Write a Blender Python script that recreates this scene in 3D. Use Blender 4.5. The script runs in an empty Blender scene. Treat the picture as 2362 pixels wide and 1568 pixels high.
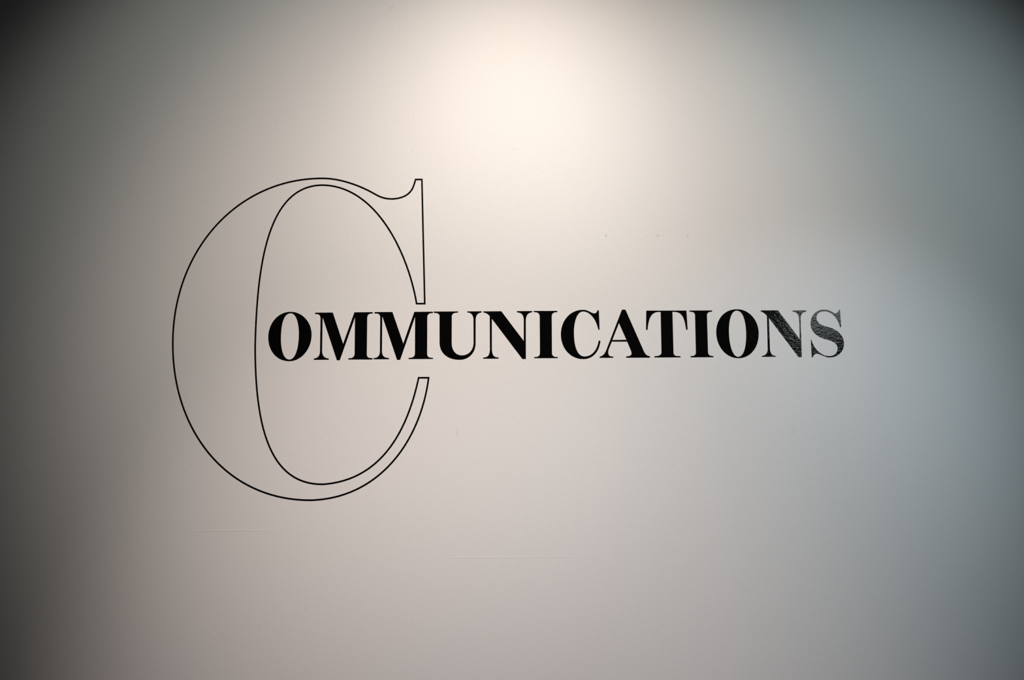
import bpy, bmesh, math
from mathutils import Vector, Matrix
from mathutils.geometry import tessellate_polygon

sc = bpy.context.scene
C = sc.collection

# ---------------------------------------------------------------- camera
CAM_LOC = Vector((0.0, -2.5, 1.55))
PITCH, YAW, ROLL = (0.0804499, -0.0090872, -0.0057668)
fwd = Matrix.Rotation(YAW, 3, 'Z') @ Vector((0, math.cos(PITCH), math.sin(PITCH)))
right0 = Matrix.Rotation(YAW, 3, 'Z') @ Vector((1, 0, 0))
up0 = right0.cross(fwd)
right = math.cos(ROLL) * right0 + math.sin(ROLL) * up0
up = -math.sin(ROLL) * right0 + math.cos(ROLL) * up0
cd = bpy.data.cameras.new('camera')
cam = bpy.data.objects.new('camera', cd)
C.objects.link(cam)
cam.matrix_world = Matrix(((right.x, up.x, -fwd.x, CAM_LOC.x), (right.y, up.y, -fwd.y, CAM_LOC.y),
                           (right.z, up.z, -fwd.z, CAM_LOC.z), (0, 0, 0, 1)))
cd.sensor_width = 36.0
cd.lens = 28.0
cd.clip_start = 0.05
sc.camera = cam

# ---------------------------------------------------------------- exposure, world, lamps
sc.view_settings.view_transform = 'Standard'
sc.view_settings.look = 'None'
sc.view_settings.gamma = 1.0
sc.view_settings.exposure = 0.0
sc.view_settings.use_curve_mapping = False
w = bpy.data.worlds.new('world')
sc.world = w
w.use_nodes = True
w.node_tree.nodes['Background'].inputs[0].default_value = (0, 0, 0, 1)

def spot(name, pos, aim, half, blend, rgb, radius=0.05):
    ld = bpy.data.lights.new(name, 'SPOT')
    m = max(rgb)
    ld.color = tuple(c / m for c in rgb)
    ld.energy = m * 4 * math.pi
    ld.spot_size = 2 * half
    ld.spot_blend = blend
    ld.shadow_soft_size = radius
    o = bpy.data.objects.new(name, ld)
    C.objects.link(o)
    o.location = pos
    o.rotation_euler = (Vector(aim) - Vector(pos)).to_track_quat('-Z', 'Y').to_euler()
    return o

# centre gallery lamps aimed at the wall; side spots are added to shape falloff
spot('fill_left', (-0.162, -2.198, 3.335), (-0.495, 0, 2.22), 0.502, 0.781, (5.261, 5.245, 4.868))  # added fill that brightens the upper left of the wall
spot('cool_fill_right_low', (1.8, -1.321, 3.002), (0.523, 0, 0.417), 0.505, 0.999, (3.603, 4.813, 5.739))  # added cool spot, tints the lower right of the wall
spot('fill_far_left_low', (-0.969, -2.294, 3.372), (0.001, 0, 0.1), 0.42, 1.0, (14.81, 12.166, 11.589))  # added spot that lifts the bottom centre while the corners stay dark
spot('cool_fill_far_right', (1.8, -2.3, 3.374), (0.76, 0, 1.833), 0.513, 0.825, (5.159, 6.343, 6.636))  # added cool spot, brightens the right side of the wall
spot('lamp_centre', (-0.051, -2.3, 3.374), (-0.011, 0, 1.782), 0.541, 1.0, (15.324, 12.661, 11.25))
spot('lamp_close_wash', (0.067, -1.299, 3.42), (0.373, 0, 2.307), 0.62, 0.988, (2.457, 2.004, 1.625))
WINDOW_LIGHT = (1.522, 1.75, 1.732)

# ---------------------------------------------------------------- materials
def mat(name):
    m = bpy.data.materials.new(name)
    m.use_nodes = True
    return m, m.node_tree, m.node_tree.nodes['Principled BSDF']

def plain(name, rgb, rough, scale=30.0):
    m, nt, b = mat(name)
    n = nt.nodes.new('ShaderNodeTexNoise'); n.inputs['Scale'].default_value = scale
    r = nt.nodes.new('ShaderNodeValToRGB')
    r.color_ramp.elements[0].color = tuple(c * 0.85 for c in rgb) + (1,)
    r.color_ramp.elements[1].color = tuple(min(1, c * 1.1) for c in rgb) + (1,)
    nt.links.new(n.outputs['Fac'], r.inputs[0]); nt.links.new(r.outputs[0], b.inputs['Base Color'])
    b.inputs['Roughness'].default_value = rough
    return m

def math_node(nt, op, a, b=None, c=None):
    n = nt.nodes.new('ShaderNodeMath'); n.operation = op
    for i, v in enumerate((a, b, c)):
        if v is None: continue
        if isinstance(v, (int, float)): n.inputs[i].default_value = v
        else: nt.links.new(v, n.inputs[i])
    return n.outputs[0]

def smooth(nt, v, lo, hi, a, b):
    n = nt.nodes.new('ShaderNodeMapRange'); n.interpolation_type = 'SMOOTHSTEP'
    nt.links.new(v, n.inputs[0])
    for i, x in zip((1, 2, 3, 4), (lo, hi, a, b)): n.inputs[i].default_value = x
    return n.outputs[0]

# painted plaster: roller stipple, a few knocks, filled joints and faint smudges
def wall_paint():
    m, nt, b = mat('wall_paint')
    tc = nt.nodes.new('ShaderNodeTexCoord')
    sep = nt.nodes.new('ShaderNodeSeparateXYZ'); nt.links.new(tc.outputs['Object'], sep.inputs[0])
    X, Z = sep.outputs['X'], sep.outputs['Z']
    n1 = nt.nodes.new('ShaderNodeTexNoise'); n1.inputs['Scale'].default_value = STIPPLE; n1.inputs['Detail'].default_value = 3.0
    n1.inputs['Roughness'].default_value = 0.65
    n2 = nt.nodes.new('ShaderNodeTexNoise'); n2.inputs['Scale'].default_value = 60.0; n2.inputs['Detail'].default_value = 2.0
    for n in (n1, n2): nt.links.new(tc.outputs['Object'], n.inputs['Vector'])
    h = math_node(nt, 'ADD', n1.outputs['Fac'], math_node(nt, 'MULTIPLY', n2.outputs['Fac'], 0.5))
    dark = None
    lift = None
    # (x, z, half length along, half width, slant, strength) of each mark
    for (x, z, hl, hw, sl, st) in MARKS:
        dx = math_node(nt, 'SUBTRACT', X, x); dz = math_node(nt, 'SUBTRACT', Z, z)
        c_, s_ = math.cos(sl), math.sin(sl)
        u = math_node(nt, 'ADD', math_node(nt, 'MULTIPLY', dx, c_), math_node(nt, 'MULTIPLY', dz, s_))
        v = math_node(nt, 'SUBTRACT', math_node(nt, 'MULTIPLY', dz, c_), math_node(nt, 'MULTIPLY', dx, s_))
        u = math_node(nt, 'DIVIDE', u, hl); v = math_node(nt, 'DIVIDE', v, hw)
        r = math_node(nt, 'ADD', math_node(nt, 'MULTIPLY', u, u), math_node(nt, 'MULTIPLY', v, v))
        k = smooth(nt, r, 0.0, 1.0, st, 0.0)
        dark = k if dark is None else math_node(nt, 'ADD', dark, k)
    # filled board joints: a ridge a couple of millimetres high and long
    for (xa, xb, z0, hh, st) in SEAMS:
        along = math_node(nt, 'MULTIPLY', smooth(nt, X, xa, xa + 0.1, 0, 1), smooth(nt, X, xb - 0.12, xb, 1, 0))
        dz = math_node(nt, 'ABSOLUTE', math_node(nt, 'SUBTRACT', Z, z0))
        k = math_node(nt, 'MULTIPLY', along, smooth(nt, dz, 0.0, hh, st, 0.0))
        lift = k if lift is None else math_node(nt, 'ADD', lift, k)
    h = math_node(nt, 'SUBTRACT', math_node(nt, 'ADD', h, lift), math_node(nt, 'MULTIPLY', dark, 1.2))
    bu = nt.nodes.new('ShaderNodeBump'); bu.inputs['Strength'].default_value = BUMP; bu.inputs['Distance'].default_value = 0.001
    nt.links.new(h, bu.inputs['Height']); nt.links.new(bu.outputs[0], b.inputs['Normal'])
    # paint colour with a very slight mottle
    mx = nt.nodes.new('ShaderNodeMix'); mx.data_type = 'RGBA'
    mx.inputs[6].default_value = (0.80, 0.80, 0.80, 1); mx.inputs[7].default_value = (0.30, 0.285, 0.26, 1)
    g = math_node(nt, 'ADD', dark, smooth(nt, n1.outputs['Fac'], 0.3, 0.7, MOTTLE, 0.0))
    g.node.use_clamp = True
    nt.links.new(g, mx.inputs[0]); nt.links.new(mx.outputs[2], b.inputs['Base Color'])
    b.inputs['Roughness'].default_value = 0.45
    b.inputs['Specular IOR Level'].default_value = 0.35
    return m

STIPPLE, BUMP, MOTTLE = 520.0, 0.42, 0.36
MARKS = [(0.3244, 2.0833, 0.006, 0.003, 0.9, 0.42), (0.4516, 2.0807, 0.006, 0.004, 0.3, 0.12), (0.4890, 2.0827, 0.0055, 0.004, 0.6, 0.28),
         (0.5846, 2.0816, 0.006, 0.003, 0.8, 0.35), (-0.2936, 2.3635, 0.004, 0.003, 0.0, 0.2), (0.0304, 2.3654, 0.004, 0.003, 0.0, 0.25),
         (0.1037, 2.3033, 0.003, 0.003, 0.0, 0.3), (-0.1506, 1.4595, 0.005, 0.016, 0.0, 0.12), (0.9017, 1.4599, 0.008, 0.022, 0.0, 0.06),
         (-0.364, 2.84, 0.014, 0.006, 0.7, 0.10)]
SEAMS = [(-0.22, 0.28, 1.0805, 0.0024, 0.7), (-1.02, -0.66, 1.1672, 0.0022, 0.9)]

# self-adhesive black film that follows the stipple of the plaster under it
def vinyl():
    m, nt, b = mat('black_vinyl')
    tc = nt.nodes.new('ShaderNodeTexCoord')
    mp = nt.nodes.new('ShaderNodeMapping'); mp.inputs['Scale'].default_value = (0.4, 1.0, 1.0)
    nt.links.new(tc.outputs['Object'], mp.inputs[0])
    n1 = nt.nodes.new('ShaderNodeTexNoise'); n1.inputs['Scale'].default_value = 190.0; n1.inputs['Detail'].default_value = 2.5
    nt.links.new(mp.outputs[0], n1.inputs['Vector'])
    bu = nt.nodes.new('ShaderNodeBump'); bu.inputs['Strength'].default_value = VINYL_BUMP; bu.inputs['Distance'].default_value = 0.001
    nt.links.new(n1.outputs['Fac'], bu.inputs['Height']); nt.links.new(bu.outputs[0], b.inputs['Normal'])
    b.inputs['Base Color'].default_value = (0.0015, 0.0014, 0.0014, 1)
    b.inputs['Roughness'].default_value = 0.09
    b.inputs['Specular IOR Level'].default_value = 1.0
    return m
VINYL_BUMP = 0.40

PAINT = wall_paint()
VINYL = vinyl()
DARK = plain('dark_grey_paint', (0.10, 0.10, 0.105), 0.9)
FLOOR = plain('grey_floor_screed', (0.12, 0.115, 0.11), 0.8, 12.0)
CEIL = plain('charcoal_ceiling_paint', (0.05, 0.05, 0.05), 0.9)
FRAME = plain('dark_window_metal', (0.05, 0.05, 0.055), 0.5)
mg, ng, bg = mat('bright_sky_pane')
bg.inputs['Base Color'].default_value = (0.02, 0.02, 0.02, 1)
mw = max(WINDOW_LIGHT)
bg.inputs['Emission Color'].default_value = tuple(c / mw for c in WINDOW_LIGHT) + (1,)
bg.inputs['Emission Strength'].default_value = mw
PANE = mg

# ---------------------------------------------------------------- helpers
def link(name, me, m, parent=None):
    o = bpy.data.objects.new(name, me)
    C.objects.link(o)
    me.materials.append(m)
    if parent: o.parent = parent
    return o

def box(name, lo, hi, m, parent=None):
    bm = bmesh.new()
    bmesh.ops.create_cube(bm, size=1.0)
    for v in bm.verts:
        v.co = Vector([lo[i] + (v.co[i] + 0.5) * (hi[i] - lo[i]) for i in range(3)])
    me = bpy.data.meshes.new(name); bm.to_mesh(me); bm.free()
    return link(name, me, m, parent)

def structure(o):
    o['kind'] = 'structure'
    return o

# ---------------------------------------------------------------- room
X0, X1, Y0, H, T = -3.2, 2.6, -5.6, 3.6, 0.12
structure(box('wall_front', (X0, 0.0, 0.0), (X1, T, H), PAINT))
structure(box('wall_left', (X0 - T, Y0, 0.0), (X0, T, H), DARK))
structure(box('wall_back', (X0, Y0 - T, 0.0), (X1, Y0, H), DARK))
structure(box('floor', (X0 - T, Y0 - T, -T), (X1 + T, T, 0.0), FLOOR))
structure(box('ceiling', (X0 - T, Y0 - T, H), (X1 + T, T, H + T), CEIL))
# clerestory strip window high in the right-hand wall, towards the back of the room
WY0, WY1, WZ0, WZ1 = -4.8, -2.53, 2.12, 2.66
bm = bmesh.new()
for ylo, yhi, zlo, zhi in ((Y0, WY0, 0, H), (WY1, T, 0, H), (WY0, WY1, 0, WZ0), (WY0, WY1, WZ1, H)):
    r = bmesh.ops.create_cube(bm, size=1.0)
    for v in r['verts']:
        v.co = Vector((X1 + (v.co.x + .5) * T, ylo + (v.co.y + .5) * (yhi - ylo), zlo + (v.co.z + .5) * (zhi - zlo)))
me = bpy.data.meshes.new('wall_right'); bm.to_mesh(me); bm.free()
structure(link('wall_right', me, DARK))
win = structure(box('window_1', (X1 + 0.03, WY0, WZ0), (X1 + 0.04, WY1, WZ1), PANE))
f = 0.025
for ylo, yhi, zlo, zhi in ((WY0, WY0 + f, WZ0, WZ1), (WY1 - f, WY1, WZ0, WZ1), (WY0 + f, WY1 - f, WZ0, WZ0 + f), (WY0 + f, WY1 - f, WZ1 - f, WZ1)):
    box('window_frame', (X1 + 0.005, ylo, zlo), (X1 + 0.03, yhi, zhi), FRAME, win)

# ---------------------------------------------------------------- lettering: outlines in millimetres on the wall (x, height)
THICK, BACK = 0.0006, -0.0002

def pts(s):
    return [tuple(float(c) / 1000.0 for c in p.split(',')) for p in s.split()]

def film(name, loops):
    """flat cut-out of film: front face with holes, and its cut edge back to the wall"""
    loops = [pts(l) for l in loops]
    bx = min(p[0] for p in loops[0]); bz = min(p[1] for p in loops[0])
    flat = [p for l in loops for p in l]
    tris = tessellate_polygon([[Vector((p[0], p[1], 0)) for p in l] for l in loops])
    n = len(flat)
    vs = [(p[0] - bx, -THICK, p[1] - bz) for p in flat] + [(p[0] - bx, BACK, p[1] - bz) for p in flat]
    fs = []
    for a, b, c in tris:
        (ax, az), (bx_, bz_), (cx, cz) = flat[a], flat[b], flat[c]
        ccw = (bx_ - ax) * (cz - az) - (bz_ - az) * (cx - ax)
        t3 = (a, b, c) if ccw > 0 else (a, c, b)
        fs.append(t3)
        fs.append((t3[2] + n, t3[1] + n, t3[0] + n))      # adhesive side against the paint
    i = 0
    for l in loops:
        for k in range(len(l)):
            p, q = i + k, i + (k + 1) % len(l)
            fs.append((p, q, q + n, p + n))
        i += len(l)
    me = bpy.data.meshes.new(name)
    me.from_pydata(vs, [], fs)
    me.update()
    o = link(name, me, VINYL)
    o.location = (bx, 0, bz)
    return o

def outline(name, s, width):
    """thin line of film following a closed contour, corners mitred"""
    P = [Vector(p) for p in pts(s)]
    n = len(P)
    ins, out = [], []
    for i in range(n):
        a = (P[i] - P[i - 1]).normalized(); b = (P[(i + 1) % n] - P[i]).normalized()
        na, nb = Vector((-a.y, a.x)), Vector((-b.y, b.x))
        m = (na + nb).normalized()
        k = width / 2 / max(0.35, m.dot(na))
        ins.append(P[i] + m * k); out.append(P[i] - m * k)
    bx = min(p.x for p in out + ins); bz = min(p.y for p in out + ins)
    vs = [(p.x - bx, y, p.y - bz) for ring, y in ((ins, -THICK), (out, -THICK), (ins, BACK), (out, BACK)) for p in ring]
    fs = []
    for i in range(n):
        j = (i + 1) % n
        fs += [(i, n + i, n + j, j), (2 * n + i, i, j, 2 * n + j), (n + i, 3 * n + i, 3 * n + j, n + j),
               (2 * n + i, 2 * n + j, 3 * n + j, 3 * n + i)]
    me = bpy.data.meshes.new(name)
    me.from_pydata(vs, [], fs)
    bm = bmesh.new(); bm.from_mesh(me)
    bmesh.ops.recalc_face_normals(bm, faces=bm.faces)
    bm.normal_update()
    big = max(bm.faces, key=lambda f_: f_.calc_area() * abs(f_.normal.y))
    if big.normal.y > 0: bmesh.ops.reverse_faces(bm, faces=bm.faces)
    bm.to_mesh(me); bm.free()
    o = link(name, me, VINYL)
    o.location = (bx, 0, bz)
    return o

BIG_C = "-580.31,2272.54 -566.75,2272.21 -552.96,2270.99 -539.04,2268.95 -525.07,2266.18 -511.15,2262.74 -497.38,2258.73 -483.84,2254.22 -470.63,2249.29 -457.85,2244.03 -445.58,2238.5 -433.92,2232.8 -422.96,2227 -417.34,2223.86 -412.03,2220.82 -406.89,2217.94 -401.77,2215.24 -396.54,2212.77 -391.06,2210.55 -385.2,2208.64 -378.81,2207.07 -371.75,2205.88 -363.9,2205.1 -355.1,2204.79 -339.18,2206.72 -326.02,2210.15 -315.32,2214.83 -306.78,2220.52 -300.11,2226.97 -295,2233.93 -291.16,2241.17 -288.29,2248.43 -286.09,2255.47 -284.27,2262.03 -282.53,2267.89 -262.44,2267.82 -252.08,1868.2 -277.79,1868.32 -280.01,1880.74 -282.56,1893.46 -285.43,1906.45 -288.63,1919.66 -292.16,1933.07 -296.01,1946.64 -300.2,1960.33 -304.72,1974.11 -309.57,1987.95 -314.76,2001.8 -320.27,2015.64 -326.12,2029.42 -332.3,2043.12 -338.82,2056.69 -345.67,2070.1 -352.86,2083.31 -360.38,2096.29 -368.24,2109 -376.44,2121.41 -384.97,2133.47 -393.84,2145.16 -403.05,2156.43 -412.59,2167.25 -422.47,2177.58 -432.69,2187.38 -443.24,2196.63 -454.13,2205.27 -465.36,2213.28 -476.92,2220.61 -488.82,2227.24 -501.05,2233.12 -513.61,2238.21 -526.51,2242.49 -539.74,2245.9 -553.3,2248.43 -567.19,2250.03 -581.4,2250.66 -593.7,2250.03 -605.5,2248.54 -616.81,2246.19 -627.64,2243.02 -637.99,2239.05 -647.88,2234.3 -657.32,2228.81 -666.32,2222.58 -674.88,2215.65 -683.02,2208.04 -690.75,2199.77 -698.08,2190.87 -705.01,2181.37 -711.57,2171.28 -717.75,2160.64 -723.57,2149.46 -729.05,2137.77 -734.18,2125.6 -738.99,2112.97 -743.47,2099.9 -747.66,2086.42 -751.54,2072.56 -755.14,2058.32 -758.46,2043.75 -761.52,2028.87 -764.32,2013.69 -766.88,1998.24 -769.21,1982.55 -771.31,1966.64 -773.21,1950.53 -774.9,1934.25 -776.41,1917.82 -777.73,1901.26 -778.88,1884.6 -779.88,1867.86 -780.73,1851.06 -781.44,1834.23 -782.03,1817.39 -782.5,1800.56 -782.86,1783.76 -783.13,1767.02 -783.31,1750.36 -783.42,1733.8 -782.94,1716.55 -782.31,1699.36 -781.54,1682.26 -780.62,1665.25 -779.51,1648.38 -778.23,1631.66 -776.75,1615.1 -775.06,1598.75 -773.15,1582.61 -771,1566.7 -768.61,1551.06 -765.97,1535.71 -763.05,1520.65 -759.85,1505.93 -756.35,1491.55 -752.55,1477.54 -748.43,1463.92 -743.98,1450.72 -739.18,1437.95 -734.03,1425.64 -728.51,1413.8 -722.61,1402.46 -716.32,1391.65 -709.62,1381.37 -702.5,1371.66 -694.95,1362.53 -686.96,1354.01 -678.51,1346.11 -669.59,1338.87 -660.19,1332.29 -650.3,1326.41 -639.89,1321.24 -628.97,1316.8 -617.51,1313.12 -605.5,1310.23 -592.94,1308.13 -579.79,1306.85 -566.06,1306.43 -551.69,1307.61 -537.72,1309.39 -524.16,1311.76 -510.98,1314.7 -498.19,1318.21 -485.79,1322.28 -473.76,1326.89 -462.1,1332.03 -450.82,1337.7 -439.89,1343.88 -429.32,1350.56 -419.11,1357.73 -409.24,1365.39 -399.71,1373.51 -390.53,1382.1 -381.67,1391.14 -373.14,1400.61 -364.94,1410.52 -357.06,1420.84 -349.49,1431.57 -342.22,1442.7 -335.27,1454.22 -328.61,1466.11 -322.25,1478.37 -316.18,1490.99 -310.4,1503.95 -304.9,1517.25 -299.68,1530.88 -294.73,1544.81 -290.04,1559.06 -285.63,1573.59 -281.47,1588.41 -277.57,1603.5 -273.91,1618.85 -270.51,1634.45 -239.28,1634.28 -241.1,1620.78 -243.26,1607.32 -245.76,1593.9 -248.59,1580.54 -251.77,1567.26 -255.28,1554.07 -259.13,1540.99 -263.31,1528.02 -267.83,1515.2 -272.68,1502.51 -277.87,1490 -283.39,1477.65 -289.24,1465.5 -295.43,1453.55 -301.95,1441.82 -308.8,1430.33 -315.98,1419.08 -323.49,1408.09 -331.34,1397.37 -339.51,1386.94 -348.01,1376.81 -356.84,1367 -366.01,1357.52 -375.5,1348.38 -385.32,1339.59 -395.47,1331.18 -405.94,1323.15 -416.75,1315.51 -427.88,1308.29 -439.35,1301.49 -451.14,1295.13 -463.26,1289.22 -475.71,1283.78 -488.49,1278.82 -501.59,1274.35 -515.03,1270.38 -528.8,1266.94 -542.9,1264.03 -557.33,1261.67 -572.09,1259.87 -587.18,1258.65 -602.61,1258.01 -617.54,1258.32 -632.25,1259.09 -646.75,1260.32 -661.04,1261.99 -675.1,1264.11 -688.95,1266.67 -702.57,1269.66 -715.97,1273.07 -729.14,1276.9 -742.08,1281.13 -754.79,1285.77 -767.26,1290.8 -779.5,1296.22 -791.49,1302.02 -803.25,1308.2 -814.75,1314.75 -826.01,1321.65 -837.02,1328.91 -847.77,1336.52 -858.27,1344.47 -868.51,1352.76 -878.48,1361.37 -888.19,1370.31 -897.64,1379.55 -906.81,1389.11 -915.71,1398.97 -924.33,1409.12 -932.68,1419.56 -940.74,1430.28 -948.52,1441.28 -956,1452.54 -963.2,1464.07 -970.1,1475.85 -976.7,1487.88 -983,1500.15 -989,1512.66 -994.69,1525.39 -1000.07,1538.35 -1005.13,1551.52 -1009.88,1564.9 -1014.3,1578.48 -1018.41,1592.25 -1022.18,1606.21 -1025.62,1620.36 -1028.73,1634.68 -1031.5,1649.16 -1033.93,1663.81 -1036.01,1678.61 -1037.75,1693.56 -1039.13,1708.64 -1040.16,1723.86 -1040.83,1739.21 -1041.27,1754.93 -1041.32,1770.53 -1040.98,1786.01 -1040.25,1801.37 -1039.15,1816.61 -1037.67,1831.7 -1035.81,1846.65 -1033.59,1861.46 -1031.01,1876.1 -1028.07,1890.59 -1024.77,1904.91 -1021.12,1919.06 -1017.12,1933.03 -1012.78,1946.81 -1008.11,1960.39 -1003.1,1973.78 -997.75,1986.97 -992.09,1999.94 -986.1,2012.69 -979.79,2025.22 -973.17,2037.52 -966.25,2049.59 -959.01,2061.4 -951.48,2072.97 -943.66,2084.29 -935.54,2095.34 -927.14,2106.12 -918.46,2116.62 -909.49,2126.84 -900.26,2136.77 -890.76,2146.41 -881,2155.75 -870.97,2164.78 -860.7,2173.49 -850.17,2181.88 -839.4,2189.94 -828.39,2197.67 -817.15,2205.06 -805.68,2212.11 -793.98,2218.8 -782.06,2225.12 -769.93,2231.09 -757.58,2236.68 -745.04,2241.89 -732.29,2246.71 -719.34,2251.15 -706.21,2255.18 -692.89,2258.81 -679.39,2262.03 -665.72,2264.83 -651.88,2267.21 -637.87,2269.16 -623.71,2270.67 -609.39,2271.74 -594.92,2272.37"
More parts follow.
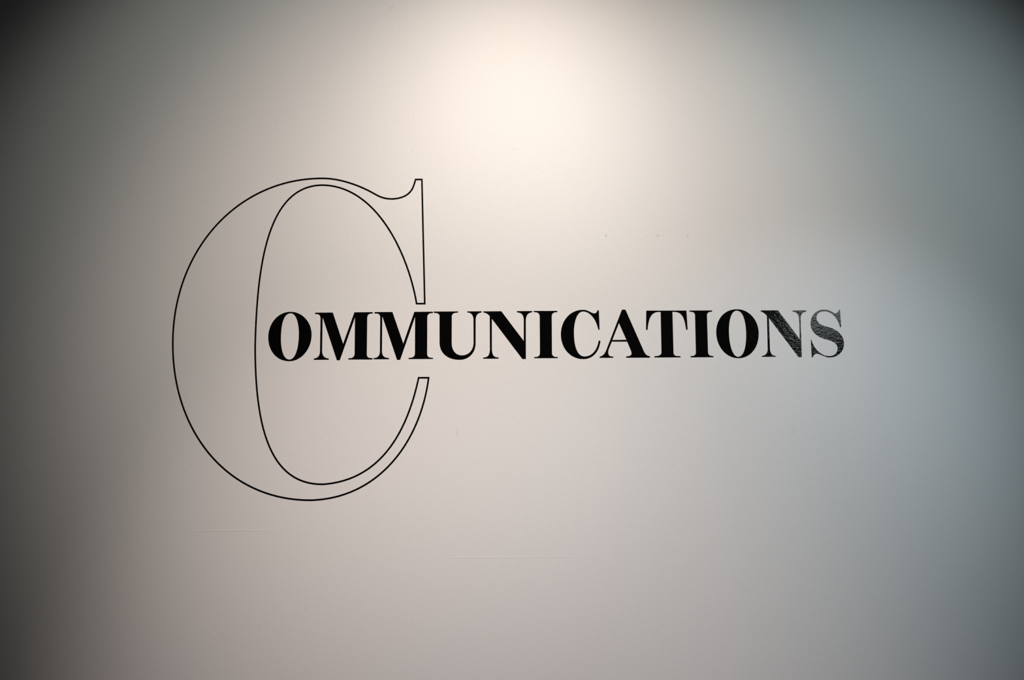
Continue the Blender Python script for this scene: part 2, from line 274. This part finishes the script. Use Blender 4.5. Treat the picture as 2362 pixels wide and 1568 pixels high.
LETTERS = [
    ('o', 'solid black serif capital O, inside the outlined C, first of the row of small capitals', ["-674.36,1844.25 -666.52,1843.71 -658.96,1842.23 -651.73,1839.85 -644.87,1836.64 -638.43,1832.66 -632.45,1827.96 -626.99,1822.62 -622.09,1816.7 -617.8,1810.24 -614.17,1803.32 -611.23,1795.99 -609.04,1788.31 -607.65,1780.35 -607.09,1772.17 -607.45,1762.36 -608.75,1752.9 -610.93,1743.84 -613.94,1735.25 -617.71,1727.18 -622.18,1719.71 -627.29,1712.89 -632.97,1706.78 -639.16,1701.45 -645.81,1696.96 -652.84,1693.36 -660.21,1690.73 -667.84,1689.12 -675.67,1688.6 -683.95,1689.13 -691.81,1690.6 -699.22,1692.95 -706.16,1696.13 -712.59,1700.11 -718.49,1704.82 -723.83,1710.21 -728.58,1716.24 -732.7,1722.87 -736.17,1730.02 -738.96,1737.67 -741.04,1745.75 -742.37,1754.23 -742.94,1763.04 -742.64,1772.68 -741.43,1781.96 -739.35,1790.81 -736.45,1799.18 -732.8,1807.02 -728.43,1814.27 -723.41,1820.87 -717.78,1826.77 -711.6,1831.91 -704.93,1836.23 -697.82,1839.69 -690.31,1842.21 -682.48,1843.75",
        "-673.63,1839.78 -670.37,1839.35 -667.28,1838.12 -664.37,1836.14 -661.66,1833.44 -659.14,1830.06 -656.85,1826.05 -654.77,1821.43 -652.93,1816.25 -651.32,1810.55 -649.96,1804.37 -648.87,1797.75 -648.04,1790.73 -647.48,1783.35 -647.21,1775.64 -647.22,1765.74 -647.57,1756.25 -648.26,1747.24 -649.26,1738.74 -650.58,1730.82 -652.22,1723.52 -654.16,1716.89 -656.4,1710.98 -658.93,1705.85 -661.75,1701.54 -664.84,1698.1 -668.22,1695.59 -671.86,1694.06 -675.76,1693.55 -679.38,1694 -682.75,1695.28 -685.86,1697.33 -688.72,1700.12 -691.32,1703.59 -693.66,1707.69 -695.75,1712.38 -697.57,1717.61 -699.14,1723.33 -700.45,1729.49 -701.5,1736.05 -702.29,1742.95 -702.81,1750.16 -703.08,1757.61 -703.11,1768.71 -702.8,1779.05 -702.16,1788.6 -701.19,1797.36 -699.88,1805.33 -698.25,1812.49 -696.29,1818.84 -694,1824.36 -691.4,1829.06 -688.47,1832.91 -685.23,1835.92 -681.68,1838.07 -677.81,1839.36"]),
    ('m', 'first of the two black capital Ms, right after the O inside the outlined C', ["-595.5,1841.24 -541.38,1841.25 -507.91,1742.25 -473.54,1841.72 -417.14,1841.98 -415.57,1840.92 -415.55,1838.81 -417.11,1837.63 -419.98,1837.65 -421.73,1837.54 -423.35,1837.29 -424.84,1836.92 -426.2,1836.42 -427.44,1835.8 -428.55,1835.04 -429.53,1834.16 -430.39,1833.15 -431.13,1832.01 -431.75,1830.75 -432.25,1829.36 -432.63,1827.84 -432.9,1826.2 -433.05,1824.43 -433.32,1707.92 -433.08,1706.32 -432.73,1704.87 -432.28,1703.57 -431.72,1702.41 -431.07,1701.39 -430.32,1700.49 -429.48,1699.71 -428.55,1699.05 -427.54,1698.5 -426.45,1698.05 -425.29,1697.7 -424.06,1697.44 -422.76,1697.26 -421.4,1697.16 -416.46,1697.14 -415.15,1695.83 -415.13,1693.74 -416.42,1692.57 -489.95,1692.83 -491.52,1693.88 -491.54,1695.71 -489.99,1696.74 -485.71,1696.98 -483.83,1697.15 -482.08,1697.45 -480.46,1697.88 -478.98,1698.46 -477.63,1699.17 -476.42,1700.02 -475.34,1701.01 -474.4,1702.15 -473.59,1703.43 -472.91,1704.85 -472.37,1706.42 -471.97,1708.14 -471.7,1710.01 -471.57,1712.03 -471.54,1825.27 -517.72,1690.63 -526.93,1690.68 -572.46,1824.18 -573.24,1824.19 -573.53,1719.08 -573.18,1715.87 -572.63,1712.93 -571.89,1710.27 -570.96,1707.87 -569.86,1705.73 -568.6,1703.84 -567.18,1702.19 -565.62,1700.78 -563.94,1699.59 -562.13,1698.63 -560.21,1697.87 -558.19,1697.33 -556.07,1696.98 -553.88,1696.82 -551.92,1695.76 -551.9,1693.81 -553.44,1692.64 -597.96,1692.36 -599.53,1693.54 -599.56,1695.49 -598.02,1696.79 -595.85,1697.05 -593.79,1697.47 -591.84,1698.07 -590.02,1698.85 -588.33,1699.83 -586.77,1701.01 -585.36,1702.4 -584.1,1704.03 -583,1705.89 -582.07,1707.99 -581.31,1710.36 -580.73,1712.99 -580.35,1715.91 -580.15,1719.11 -579.88,1823.83 -580.04,1825.47 -580.31,1827.02 -580.68,1828.48 -581.17,1829.83 -581.76,1831.08 -582.47,1832.21 -583.28,1833.23 -584.21,1834.14 -585.25,1834.91 -586.41,1835.56 -587.68,1836.07 -589.06,1836.45 -590.56,1836.68 -592.18,1836.76 -595.7,1836.78 -597.41,1837.97 -597.44,1839.94"]),
    ('m', 'second black capital M, between the first M and the U', ["-409.69,1842.07 -353.8,1842.07 -319.05,1742.33 -284.94,1842.14 -226.12,1842.52 -225.84,1838.17 -229.37,1838.19 -231.39,1838.07 -233.24,1837.83 -234.94,1837.45 -236.47,1836.94 -237.85,1836.3 -239.08,1835.53 -240.17,1834.64 -241.11,1833.61 -241.91,1832.46 -242.58,1831.18 -243.12,1829.78 -243.53,1828.26 -243.81,1826.61 -243.98,1824.84 -244.17,1708.89 -244,1707.28 -243.72,1705.8 -243.34,1704.46 -242.85,1703.25 -242.26,1702.15 -241.58,1701.18 -240.8,1700.32 -239.93,1699.58 -238.97,1698.94 -237.93,1698.4 -236.8,1697.97 -235.59,1697.63 -234.31,1697.38 -232.95,1697.22 -225.66,1696.92 -225.65,1693.27 -301.24,1693.27 -302.8,1694.19 -302.81,1696.02 -301.38,1696.92 -296.7,1697.29 -294.82,1697.5 -293.06,1697.8 -291.44,1698.22 -289.96,1698.74 -288.6,1699.38 -287.38,1700.14 -286.29,1701.02 -285.34,1702.03 -284.52,1703.17 -283.84,1704.45 -283.29,1705.88 -282.87,1707.45 -282.59,1709.17 -282.45,1711.05 -282.39,1826.07 -328.79,1690.94 -338.54,1690.99 -384.77,1826.57 -385.81,1826.18 -385.8,1718.11 -385.56,1714.92 -385.13,1712.05 -384.51,1709.49 -383.71,1707.23 -382.73,1705.24 -381.58,1703.52 -380.27,1702.05 -378.79,1700.81 -377.16,1699.78 -375.39,1698.96 -373.47,1698.33 -371.42,1697.86 -369.23,1697.56 -366.92,1697.4 -363.67,1696.99 -363.91,1693.34 -410.83,1693.2 -412.26,1694.25 -412.28,1696.07 -410.86,1697.11 -408.37,1697.36 -406.06,1697.75 -403.95,1698.3 -402.02,1699.02 -400.27,1699.92 -398.7,1701.02 -397.32,1702.32 -396.11,1703.83 -395.07,1705.57 -394.21,1707.56 -393.51,1709.79 -392.99,1712.3 -392.63,1715.08 -392.43,1718.14 -392.2,1825.55 -392.35,1827.18 -392.61,1828.71 -392.98,1830.11 -393.45,1831.4 -394.04,1832.58 -394.74,1833.63 -395.55,1834.57 -396.47,1835.39 -397.51,1836.09 -398.66,1836.66 -399.93,1837.11 -401.31,1837.43 -402.81,1837.63 -404.43,1837.71 -409.4,1837.73 -410.58,1838.92 -410.6,1840.89"]),
    ('u', 'only black capital U in the word, between the second M and an N', ["-223.36,1842.9 -146.85,1842.93 -146.85,1839.38 -151.04,1839.13 -153.19,1838.98 -155.17,1838.73 -156.97,1838.38 -158.61,1837.92 -160.08,1837.35 -161.4,1836.68 -162.56,1835.9 -163.57,1835 -164.44,1833.98 -165.16,1832.85 -165.75,1831.6 -166.2,1830.22 -166.53,1828.72 -166.73,1827.1 -166.96,1743.13 -166.71,1737.96 -166.08,1733.14 -165.1,1728.65 -163.76,1724.52 -162.1,1720.74 -160.13,1717.33 -157.85,1714.28 -155.29,1711.62 -152.46,1709.34 -149.37,1707.46 -146.04,1705.98 -142.49,1704.9 -138.73,1704.25 -134.78,1704.01 -130.28,1704.24 -126.02,1704.96 -122.01,1706.14 -118.26,1707.76 -114.79,1709.79 -111.6,1712.22 -108.72,1715.01 -106.17,1718.14 -103.94,1721.6 -102.07,1725.34 -100.56,1729.36 -99.43,1733.62 -98.69,1738.1 -98.36,1742.78 -98.48,1816.25 -98.65,1819.49 -99.03,1822.46 -99.62,1825.16 -100.4,1827.61 -101.36,1829.8 -102.48,1831.74 -103.75,1833.44 -105.16,1834.91 -106.69,1836.16 -108.33,1837.18 -110.07,1838 -111.89,1838.6 -113.77,1839.01 -115.71,1839.23 -118.07,1839.37 -118.06,1842.93 -72.52,1842.97 -72.53,1839.29 -75.22,1838.9 -77.67,1838.33 -79.9,1837.58 -81.9,1836.64 -83.7,1835.5 -85.29,1834.18 -86.68,1832.65 -87.88,1830.93 -88.89,1829 -89.73,1826.87 -90.39,1824.53 -90.89,1821.97 -91.23,1819.2 -91.42,1816.21 -91.84,1741.43 -92.29,1734.88 -93.37,1728.7 -95.03,1722.91 -97.25,1717.52 -99.99,1712.56 -103.21,1708.05 -106.87,1704 -110.94,1700.43 -115.38,1697.36 -120.17,1694.82 -125.25,1692.81 -130.6,1691.36 -136.18,1690.49 -141.95,1690.22 -150.08,1690.58 -157.71,1691.58 -164.83,1693.17 -171.44,1695.34 -177.5,1698.07 -183.01,1701.32 -187.95,1705.07 -192.3,1709.3 -196.06,1713.98 -199.2,1719.1 -201.7,1724.61 -203.57,1730.5 -204.77,1736.75 -205.29,1743.32 -205.42,1828.6 -205.56,1829.95 -205.85,1831.2 -206.28,1832.34 -206.84,1833.37 -207.52,1834.3 -208.32,1835.12 -209.23,1835.85 -210.23,1836.49 -211.31,1837.03 -212.48,1837.48 -213.71,1837.83 -215,1838.11 -216.34,1838.29 -217.73,1838.4 -223.35,1838.95"]),
    ('n', 'plain dark capital N between the U and the I, without any sheen', ["-67.34,1842.69 -10.39,1842.81 59.69,1748.52 60.15,1815.48 59.93,1818.85 59.49,1821.92 58.85,1824.7 58.01,1827.19 57,1829.41 55.81,1831.37 54.46,1833.08 52.96,1834.55 51.32,1835.79 49.54,1836.81 47.64,1837.61 45.63,1838.22 43.52,1838.64 41.32,1838.88 38.7,1839.28 38.73,1842.97 87.07,1843.01 87.04,1839.05 84.48,1838.81 82.08,1838.35 79.83,1837.65 77.75,1836.73 75.84,1835.57 74.1,1834.17 72.53,1832.54 71.14,1830.66 69.93,1828.53 68.9,1826.16 68.06,1823.54 67.41,1820.66 66.95,1817.53 66.69,1814.13 66.07,1691.6 54.99,1691.53 -40.33,1818.86 -40.69,1722.86 -40.51,1719.11 -40.18,1715.72 -39.68,1712.65 -39.03,1709.91 -38.22,1707.47 -37.25,1705.33 -36.14,1703.46 -34.87,1701.87 -33.44,1700.53 -31.87,1699.42 -30.15,1698.55 -28.28,1697.89 -26.27,1697.43 -24.11,1697.17 -19.81,1696.62 -19.82,1693.23 -68.42,1693.22 -68.15,1696.87 -64.5,1697.25 -62.09,1697.52 -59.87,1697.98 -57.84,1698.63 -56,1699.5 -54.34,1700.6 -52.87,1701.94 -51.57,1703.53 -50.44,1705.38 -49.48,1707.52 -48.68,1709.95 -48.05,1712.69 -47.58,1715.75 -47.25,1719.15 -47.08,1722.89 -47.11,1827.84 -48.24,1829.1 -49.42,1830.32 -50.65,1831.49 -51.91,1832.61 -53.23,1833.66 -54.59,1834.65 -56,1835.57 -57.46,1836.4 -58.97,1837.14 -60.53,1837.79 -62.15,1838.33 -63.83,1838.76 -65.56,1839.07 -67.35,1839.26"]),
    ('i', 'first black capital I, between an N and the small solid C', ["91.73,1843.25 166.84,1843.16 166.54,1839.47 163.79,1839.22 161.75,1839.06 159.87,1838.79 158.13,1838.42 156.53,1837.92 155.08,1837.3 153.78,1836.55 152.63,1835.68 151.62,1834.67 150.75,1833.52 150.03,1832.24 149.45,1830.8 149.02,1829.22 148.73,1827.48 148.58,1825.59 148.24,1710.11 148.4,1708.24 148.71,1706.54 149.15,1705 149.72,1703.61 150.42,1702.39 151.24,1701.31 152.19,1700.37 153.24,1699.57 154.4,1698.91 155.67,1698.37 157.03,1697.95 158.5,1697.65 160.05,1697.46 161.68,1697.37 166.64,1697.08 166.61,1693.81 91.85,1693.95 91.88,1697.34 96.45,1697.58 98.33,1697.78 100.08,1698.07 101.68,1698.45 103.15,1698.94 104.47,1699.53 105.66,1700.22 106.72,1701.04 107.63,1701.97 108.42,1703.02 109.07,1704.2 109.59,1705.52 109.99,1706.97 110.25,1708.57 110.38,1710.31 110.59,1825.77 110.43,1827.66 110.14,1829.4 109.71,1830.99 109.16,1832.43 108.48,1833.73 107.66,1834.88 106.71,1835.9 105.63,1836.78 104.41,1837.54 103.06,1838.17 101.57,1838.68 99.94,1839.08 98.19,1839.36 96.29,1839.54 91.44,1839.82"]),
    ('c', 'small solid black capital C between the first I and the A', ["247.81,1846.2 250.39,1846.07 252.81,1845.79 255.08,1845.4 257.23,1844.9 259.27,1844.3 261.22,1843.62 263.1,1842.87 264.93,1842.05 266.73,1841.19 268.51,1840.29 270.3,1839.37 272.11,1838.43 273.97,1837.5 275.89,1836.58 277.78,1835.81 279.54,1835.24 281.17,1834.86 282.69,1834.67 284.09,1834.68 285.4,1834.87 286.61,1835.26 287.74,1835.83 288.78,1836.6 289.75,1837.57 290.65,1838.72 291.5,1840.07 292.29,1841.62 293.04,1843.35 294.37,1844.67 297,1844.65 297.89,1842.67 299.27,1784.72 298.73,1783.02 295.45,1783.03 294.57,1785.4 293.11,1791.81 291.27,1798.02 289.06,1803.99 286.52,1809.68 283.66,1815.04 280.5,1820.03 277.08,1824.61 273.42,1828.72 269.54,1832.33 265.47,1835.38 261.23,1837.84 256.85,1839.66 252.34,1840.79 247.74,1841.19 244.05,1840.75 240.55,1839.43 237.26,1837.28 234.19,1834.36 231.36,1830.73 228.77,1826.44 226.43,1821.56 224.36,1816.13 222.57,1810.21 221.06,1803.86 219.85,1797.13 218.94,1790.09 218.35,1782.78 218.09,1775.27 218.15,1765.66 218.55,1756.55 219.3,1747.98 220.39,1739.97 221.83,1732.56 223.62,1725.79 225.76,1719.69 228.24,1714.28 231.07,1709.61 234.25,1705.71 237.78,1702.61 241.66,1700.35 245.89,1698.96 250.47,1698.47 254.91,1698.7 259.25,1699.43 263.47,1700.65 267.55,1702.38 271.47,1704.61 275.2,1707.35 278.72,1710.58 282.01,1714.32 285.04,1718.56 287.8,1723.3 290.26,1728.55 292.39,1734.3 294.17,1740.56 295.59,1747.33 296.91,1748.24 300.18,1748.22 301.47,1746.64 300.13,1739.16 298.32,1732.17 296.05,1725.69 293.35,1719.71 290.22,1714.25 286.71,1709.33 282.81,1704.95 278.55,1701.13 273.94,1697.86 269.02,1695.18 263.79,1693.08 258.27,1691.57 252.48,1690.67 246.45,1690.39 237.95,1690.94 229.83,1692.47 222.12,1694.92 214.87,1698.25 208.12,1702.41 201.91,1707.34 196.29,1713 191.29,1719.35 186.95,1726.32 183.33,1733.87 180.46,1741.96 178.39,1750.53 177.16,1759.53 176.8,1768.91 177.3,1777.56 178.6,1786.01 180.67,1794.21 183.49,1802.06 187.04,1809.51 191.29,1816.47 196.22,1822.89 201.81,1828.68 208.03,1833.77 214.86,1838.09 222.28,1841.56 230.26,1844.12 238.78,1845.69"]),
    ('a', 'only black capital A in the word, between the small C and the T', ["371.88,1846.15 380.55,1846.11 380.82,1846.06 381.06,1845.99 381.29,1845.89 381.51,1845.76 381.7,1845.61 381.89,1845.42 382.08,1845.21 382.25,1844.97 382.43,1844.7 382.61,1844.4 382.79,1844.07 382.97,1843.72 383.17,1843.34 383.38,1842.92 436.8,1716.47 437.88,1713.91 439,1711.58 440.15,1709.47 441.34,1707.56 442.57,1705.86 443.86,1704.35 445.21,1703.03 446.62,1701.88 448.1,1700.91 449.65,1700.09 451.28,1699.43 453,1698.92 454.82,1698.55 456.72,1698.31 456.63,1693.73 382.64,1693.99 381.35,1694.91 381.39,1697.13 382.72,1698.3 387.43,1698.67 389.18,1698.87 390.8,1699.16 392.27,1699.54 393.6,1700 394.79,1700.56 395.83,1701.22 396.72,1701.97 397.47,1702.82 398.06,1703.78 398.51,1704.83 398.8,1705.99 398.94,1707.26 398.92,1708.63 398.75,1710.12 397.53,1715.36 385.62,1744.77 337.19,1745.02 326.99,1720.31 326.44,1718.42 325.99,1716.44 325.66,1714.38 325.46,1712.3 325.42,1710.23 325.55,1708.21 325.87,1706.26 326.41,1704.44 327.17,1702.78 328.19,1701.32 329.48,1700.08 331.05,1699.12 332.93,1698.47 335.14,1698.16 341.4,1697.6 341.35,1694.07 298.23,1694.04 297.89,1697.57 299.94,1698.05 301.88,1698.66 303.71,1699.42 305.43,1700.3 307.07,1701.31 308.61,1702.45 310.07,1703.72 311.45,1705.1 312.76,1706.6 314,1708.22 315.19,1709.94 316.31,1711.78 317.39,1713.73 318.42,1715.77 370,1843.65 370.14,1844 370.27,1844.32 370.39,1844.61 370.51,1844.87 370.63,1845.1 370.74,1845.31 370.85,1845.49 370.97,1845.65 371.09,1845.78 371.22,1845.9 371.37,1845.99 371.52,1846.06 371.69,1846.11",
        "360.8,1803.49 383.49,1750.42 338.97,1750.12"]),
    ('t', 'only black capital T in the word, between the A and the second I', ["447.74,1842.62 575.23,1842.28 577.53,1783.35 577.08,1781.12 573.54,1781.13 572.56,1784.03 571.57,1791.63 570.45,1798.64 569.17,1805.06 567.7,1810.89 566.01,1816.15 564.07,1820.83 561.85,1824.96 559.31,1828.52 556.43,1831.53 553.16,1833.99 549.49,1835.92 545.38,1837.31 540.79,1838.17 535.7,1838.51 530.71,1838.66 531.26,1708.78 531.48,1707.18 531.81,1705.74 532.24,1704.46 532.79,1703.33 533.43,1702.33 534.16,1701.47 534.99,1700.73 535.91,1700.1 536.92,1699.57 538,1699.15 539.16,1698.81 540.4,1698.55 541.7,1698.37 543.07,1698.25 553.27,1697.8 553.18,1694.14 471.95,1694.3 470.53,1695.36 470.56,1697.19 472.02,1698.23 477.65,1698.46 479.57,1698.67 481.38,1698.97 483.09,1699.37 484.68,1699.87 486.15,1700.46 487.51,1701.16 488.73,1701.95 489.82,1702.84 490.78,1703.83 491.59,1704.92 492.26,1706.11 492.78,1707.4 493.14,1708.79 493.34,1710.29 493.38,1838.44 488.78,1838.58 484.43,1838.35 480.33,1837.71 476.47,1836.61 472.87,1835.01 469.52,1832.88 466.43,1830.16 463.59,1826.82 461.01,1822.8 458.69,1818.08 456.62,1812.6 454.82,1806.32 453.27,1799.2 451.99,1791.2 450.76,1781.48 446.04,1781.5"]),
    ('i', 'second black capital I, between the T and the second O', ["584.44,1842.37 657.05,1842.16 656.97,1838.99 654.06,1838.47 652.03,1838.27 650.18,1837.99 648.49,1837.62 646.97,1837.15 645.62,1836.58 644.41,1835.9 643.37,1835.11 642.47,1834.2 641.71,1833.16 641.09,1831.99 640.61,1830.68 640.26,1829.23 640.03,1827.63 639.93,1825.87 640.25,1710.18 640.41,1708.44 640.68,1706.86 641.07,1705.43 641.58,1704.16 642.19,1703.03 642.9,1702.04 643.71,1701.17 644.61,1700.44 645.6,1699.82 646.68,1699.32 647.83,1698.93 649.06,1698.64 650.37,1698.44 651.74,1698.33 657.34,1697.26 656.87,1694.12 584.86,1694.24 584.68,1697.64 588.88,1698.01 590.76,1698.24 592.49,1698.55 594.05,1698.96 595.46,1699.45 596.72,1700.04 597.84,1700.72 598.81,1701.49 599.65,1702.36 600.35,1703.33 600.92,1704.4 601.37,1705.57 601.69,1706.85 601.9,1708.23 601.99,1709.72 602.2,1826.05 602.09,1827.81 601.85,1829.41 601.49,1830.86 601.01,1832.17 600.41,1833.34 599.7,1834.38 598.87,1835.29 597.93,1836.07 596.9,1836.74 595.76,1837.3 594.52,1837.75 593.19,1838.1 591.77,1838.35 590.27,1838.51 584.37,1839.33"]),
    ('o', 'second black capital O, near the right end, between an I and the shiny N', ["735.68,1845.75 743.82,1845.19 751.57,1843.63 758.91,1841.14 765.79,1837.8 772.18,1833.66 778.05,1828.81 783.37,1823.3 788.1,1817.21 792.21,1810.61 795.66,1803.57 798.44,1796.16 800.49,1788.44 801.79,1780.49 802.31,1772.37 801.94,1762.18 800.72,1752.51 798.7,1743.38 795.92,1734.85 792.41,1726.95 788.24,1719.72 783.44,1713.2 778.05,1707.43 772.11,1702.45 765.68,1698.29 758.8,1694.99 751.5,1692.6 743.84,1691.16 735.84,1690.7 727.33,1691.32 719.24,1693.05 711.59,1695.81 704.43,1699.52 697.8,1704.12 691.72,1709.53 686.25,1715.67 681.41,1722.48 677.25,1729.87 673.81,1737.77 671.11,1746.11 669.21,1754.82 668.14,1763.82 667.94,1773.04 668.6,1782.36 670.06,1791.15 672.27,1799.39 675.2,1807.04 678.81,1814.08 683.06,1820.49 687.92,1826.23 693.35,1831.29 699.31,1835.63 705.75,1839.24 712.65,1842.08 719.97,1844.13 727.65,1845.36",
        "734.9,1841.53 739.08,1840.97 742.87,1839.39 746.29,1836.86 749.36,1833.47 752.07,1829.29 754.44,1824.38 756.49,1818.84 758.22,1812.74 759.65,1806.16 760.79,1799.16 761.64,1791.83 762.23,1784.25 762.56,1776.49 762.64,1768.62 762.34,1758.8 761.75,1749.63 760.89,1741.12 759.75,1733.29 758.34,1726.15 756.67,1719.7 754.75,1713.97 752.58,1708.97 750.17,1704.71 747.52,1701.19 744.64,1698.44 741.53,1696.46 738.2,1695.28 734.65,1694.89 730.86,1695.54 727.35,1697.39 724.12,1700.34 721.18,1704.29 718.53,1709.16 716.16,1714.83 714.1,1721.23 712.33,1728.25 710.86,1735.8 709.69,1743.78 708.83,1752.1 708.28,1760.65 708.05,1769.35 708.13,1778.1 708.49,1786.08 709.12,1793.63 710,1800.74 711.14,1807.37 712.52,1813.51 714.13,1819.11 715.99,1824.15 718.06,1828.61 720.36,1832.46 722.87,1835.66 725.58,1838.2 728.5,1840.04 731.61,1841.16"]),
    ('n', 'second capital N, next to last letter, with grey window sheen on black vinyl', ["810.56,1841.56 865.9,1841.57 931.88,1749.36 932.15,1813.91 931.9,1816.91 931.48,1819.69 930.9,1822.26 930.17,1824.61 929.29,1826.75 928.28,1828.68 927.13,1830.41 925.85,1831.92 924.45,1833.24 922.93,1834.35 921.31,1835.26 919.57,1835.98 917.74,1836.51 915.82,1836.84 911.9,1837.78 911.74,1840.95 956.18,1841.14 956.05,1837.57 953.46,1837.2 951.08,1836.63 948.91,1835.86 946.93,1834.89 945.15,1833.74 943.55,1832.39 942.14,1830.86 940.89,1829.15 939.82,1827.26 938.92,1825.19 938.17,1822.95 937.57,1820.53 937.12,1817.95 936.81,1815.2 936.21,1692.92 926.36,1692.71 836.15,1817.67 836.32,1719.65 836.57,1716.44 836.96,1713.56 837.49,1710.98 838.16,1708.69 838.95,1706.67 839.86,1704.9 840.88,1703.36 842.01,1702.03 843.24,1700.9 844.57,1699.95 845.99,1699.15 847.48,1698.5 849.05,1697.98 850.7,1697.56 855.89,1695.96 855.59,1694.65 809.95,1694.63 810.03,1697.25 812.49,1697.65 814.8,1698.21 816.94,1698.93 818.92,1699.83 820.74,1700.91 822.39,1702.17 823.87,1703.62 825.18,1705.28 826.32,1707.13 827.29,1709.19 828.08,1711.48 828.69,1713.98 829.12,1716.72 829.36,1719.69 830.15,1823.64 829.22,1825.17 828.18,1826.63 827.05,1828.04 825.83,1829.37 824.55,1830.63 823.19,1831.81 821.78,1832.92 820.33,1833.95 818.83,1834.89 817.31,1835.75 815.77,1836.52 814.22,1837.2 812.66,1837.78 811.12,1838.26"]),
    ('s', 'last letter, black capital S shining grey with reflected window light', ["1013.63,1843.25 1016.39,1843.15 1019.03,1842.88 1021.56,1842.46 1023.98,1841.9 1026.29,1841.23 1028.51,1840.44 1030.64,1839.56 1032.68,1838.61 1034.65,1837.6 1036.55,1836.54 1038.38,1835.45 1040.15,1834.34 1041.87,1833.23 1043.55,1832.13 1044.78,1831.6 1045.98,1831.25 1047.15,1831.08 1048.3,1831.1 1049.43,1831.29 1050.54,1831.66 1051.63,1832.19 1052.7,1832.89 1053.77,1833.76 1054.83,1834.78 1055.88,1835.96 1056.93,1837.29 1057.98,1838.77 1059.04,1840.39 1060.43,1842.37 1062.81,1842.49 1064.59,1790.18 1063.55,1787.15 1061.3,1786.9 1059.98,1792.51 1058.3,1798.03 1056.26,1803.39 1053.88,1808.55 1051.17,1813.45 1048.13,1818.06 1044.78,1822.31 1041.13,1826.17 1037.19,1829.58 1032.96,1832.5 1028.46,1834.87 1023.7,1836.65 1018.69,1837.78 1013.44,1838.22 1010.14,1838.13 1007.04,1837.8 1004.13,1837.25 1001.43,1836.48 998.95,1835.49 996.68,1834.3 994.65,1832.89 992.84,1831.29 991.28,1829.48 989.97,1827.48 988.92,1825.29 988.13,1822.91 987.61,1820.34 987.36,1817.6 987.42,1814.83 987.81,1812.19 988.5,1809.66 989.49,1807.27 990.77,1805 992.32,1802.86 994.12,1800.86 996.18,1798.99 998.47,1797.25 1000.98,1795.65 1003.69,1794.2 1006.61,1792.88 1009.71,1791.71 1012.98,1790.69 1015.73,1789.93 1018.41,1789.18 1021.02,1788.44 1023.57,1787.7 1026.06,1786.95 1028.5,1786.16 1030.88,1785.35 1033.23,1784.49 1035.54,1783.57 1037.82,1782.58 1040.07,1781.51 1042.3,1780.36 1044.52,1779.11 1046.72,1777.74 1050.18,1775.41 1053.39,1772.95 1056.34,1770.39 1059.04,1767.71 1061.48,1764.93 1063.66,1762.04 1065.58,1759.05 1067.23,1755.96 1068.61,1752.77 1069.73,1749.5 1070.56,1746.13 1071.12,1742.67 1071.4,1739.13 1071.4,1735.51 1070.9,1730.02 1069.88,1724.8 1068.34,1719.88 1066.31,1715.28 1063.81,1711.02 1060.87,1707.13 1057.5,1703.62 1053.72,1700.52 1049.56,1697.84 1045.03,1695.6 1040.16,1693.83 1034.97,1692.55 1029.48,1691.78 1023.71,1691.54 1020.15,1691.74 1016.79,1692.25 1013.6,1693.02 1010.56,1694 1007.65,1695.14 1004.84,1696.39 1002.11,1697.68 999.44,1698.98 996.81,1700.22 994.2,1701.36 991.58,1702.34 988.93,1703.11 986.23,1703.62 983.46,1703.81 982.1,1703.73 980.83,1703.48 979.65,1703.08 978.55,1702.54 977.53,1701.88 976.59,1701.11 975.73,1700.25 974.94,1699.3 974.21,1698.29 973.55,1697.22 972.96,1696.12 972.42,1695 971.93,1693.86 971.5,1692.73 967.94,1692.23 966.59,1745.9 968.64,1747.86 970.2,1742 972.21,1736.28 974.64,1730.76 977.46,1725.47 980.66,1720.46 984.21,1715.79 988.09,1711.49 992.28,1707.61 996.75,1704.2 1001.47,1701.3 1006.44,1698.96 1011.63,1697.22 1017,1696.13 1022.55,1695.74 1026.11,1695.87 1029.45,1696.29 1032.57,1697 1035.47,1697.97 1038.13,1699.21 1040.56,1700.7 1042.74,1702.44 1044.67,1704.4 1046.34,1706.59 1047.74,1708.99 1048.87,1711.59 1049.72,1714.39 1050.29,1717.37 1050.57,1720.52 1050.48,1723.63 1049.96,1726.53 1049.05,1729.2 1047.74,1731.68 1046.06,1733.97 1044.03,1736.09 1041.64,1738.05 1038.93,1739.85 1035.91,1741.52 1032.59,1743.07 1028.99,1744.51 1025.12,1745.84 1021,1747.1 1016.65,1748.28 1011.11,1749.87 1005.69,1751.76 1000.44,1753.96 995.41,1756.47 990.65,1759.29 986.2,1762.43 982.11,1765.88 978.44,1769.66 975.23,1773.76 972.54,1778.19 970.4,1782.94 968.88,1788.03 968.01,1793.46 967.85,1799.22 968.29,1804.49 969.22,1809.55 970.62,1814.38 972.47,1818.93 974.78,1823.18 977.52,1827.11 980.69,1830.68 984.26,1833.86 988.24,1836.63 992.59,1838.96 997.32,1840.81 1002.42,1842.17 1007.85,1842.99"]),
]
c = outline('outlined_letter_c', BIG_C, 0.0053)
c['label'] = 'huge capital C drawn as a thin black outline, around the start of the word'
c['category'] = 'letter'
for ch, label, loops in LETTERS:
    o = film('letter_' + ch, loops)
    o['label'] = label
    o['category'] = 'letter'
    o['group'] = 'solid black capitals after the outlined C'
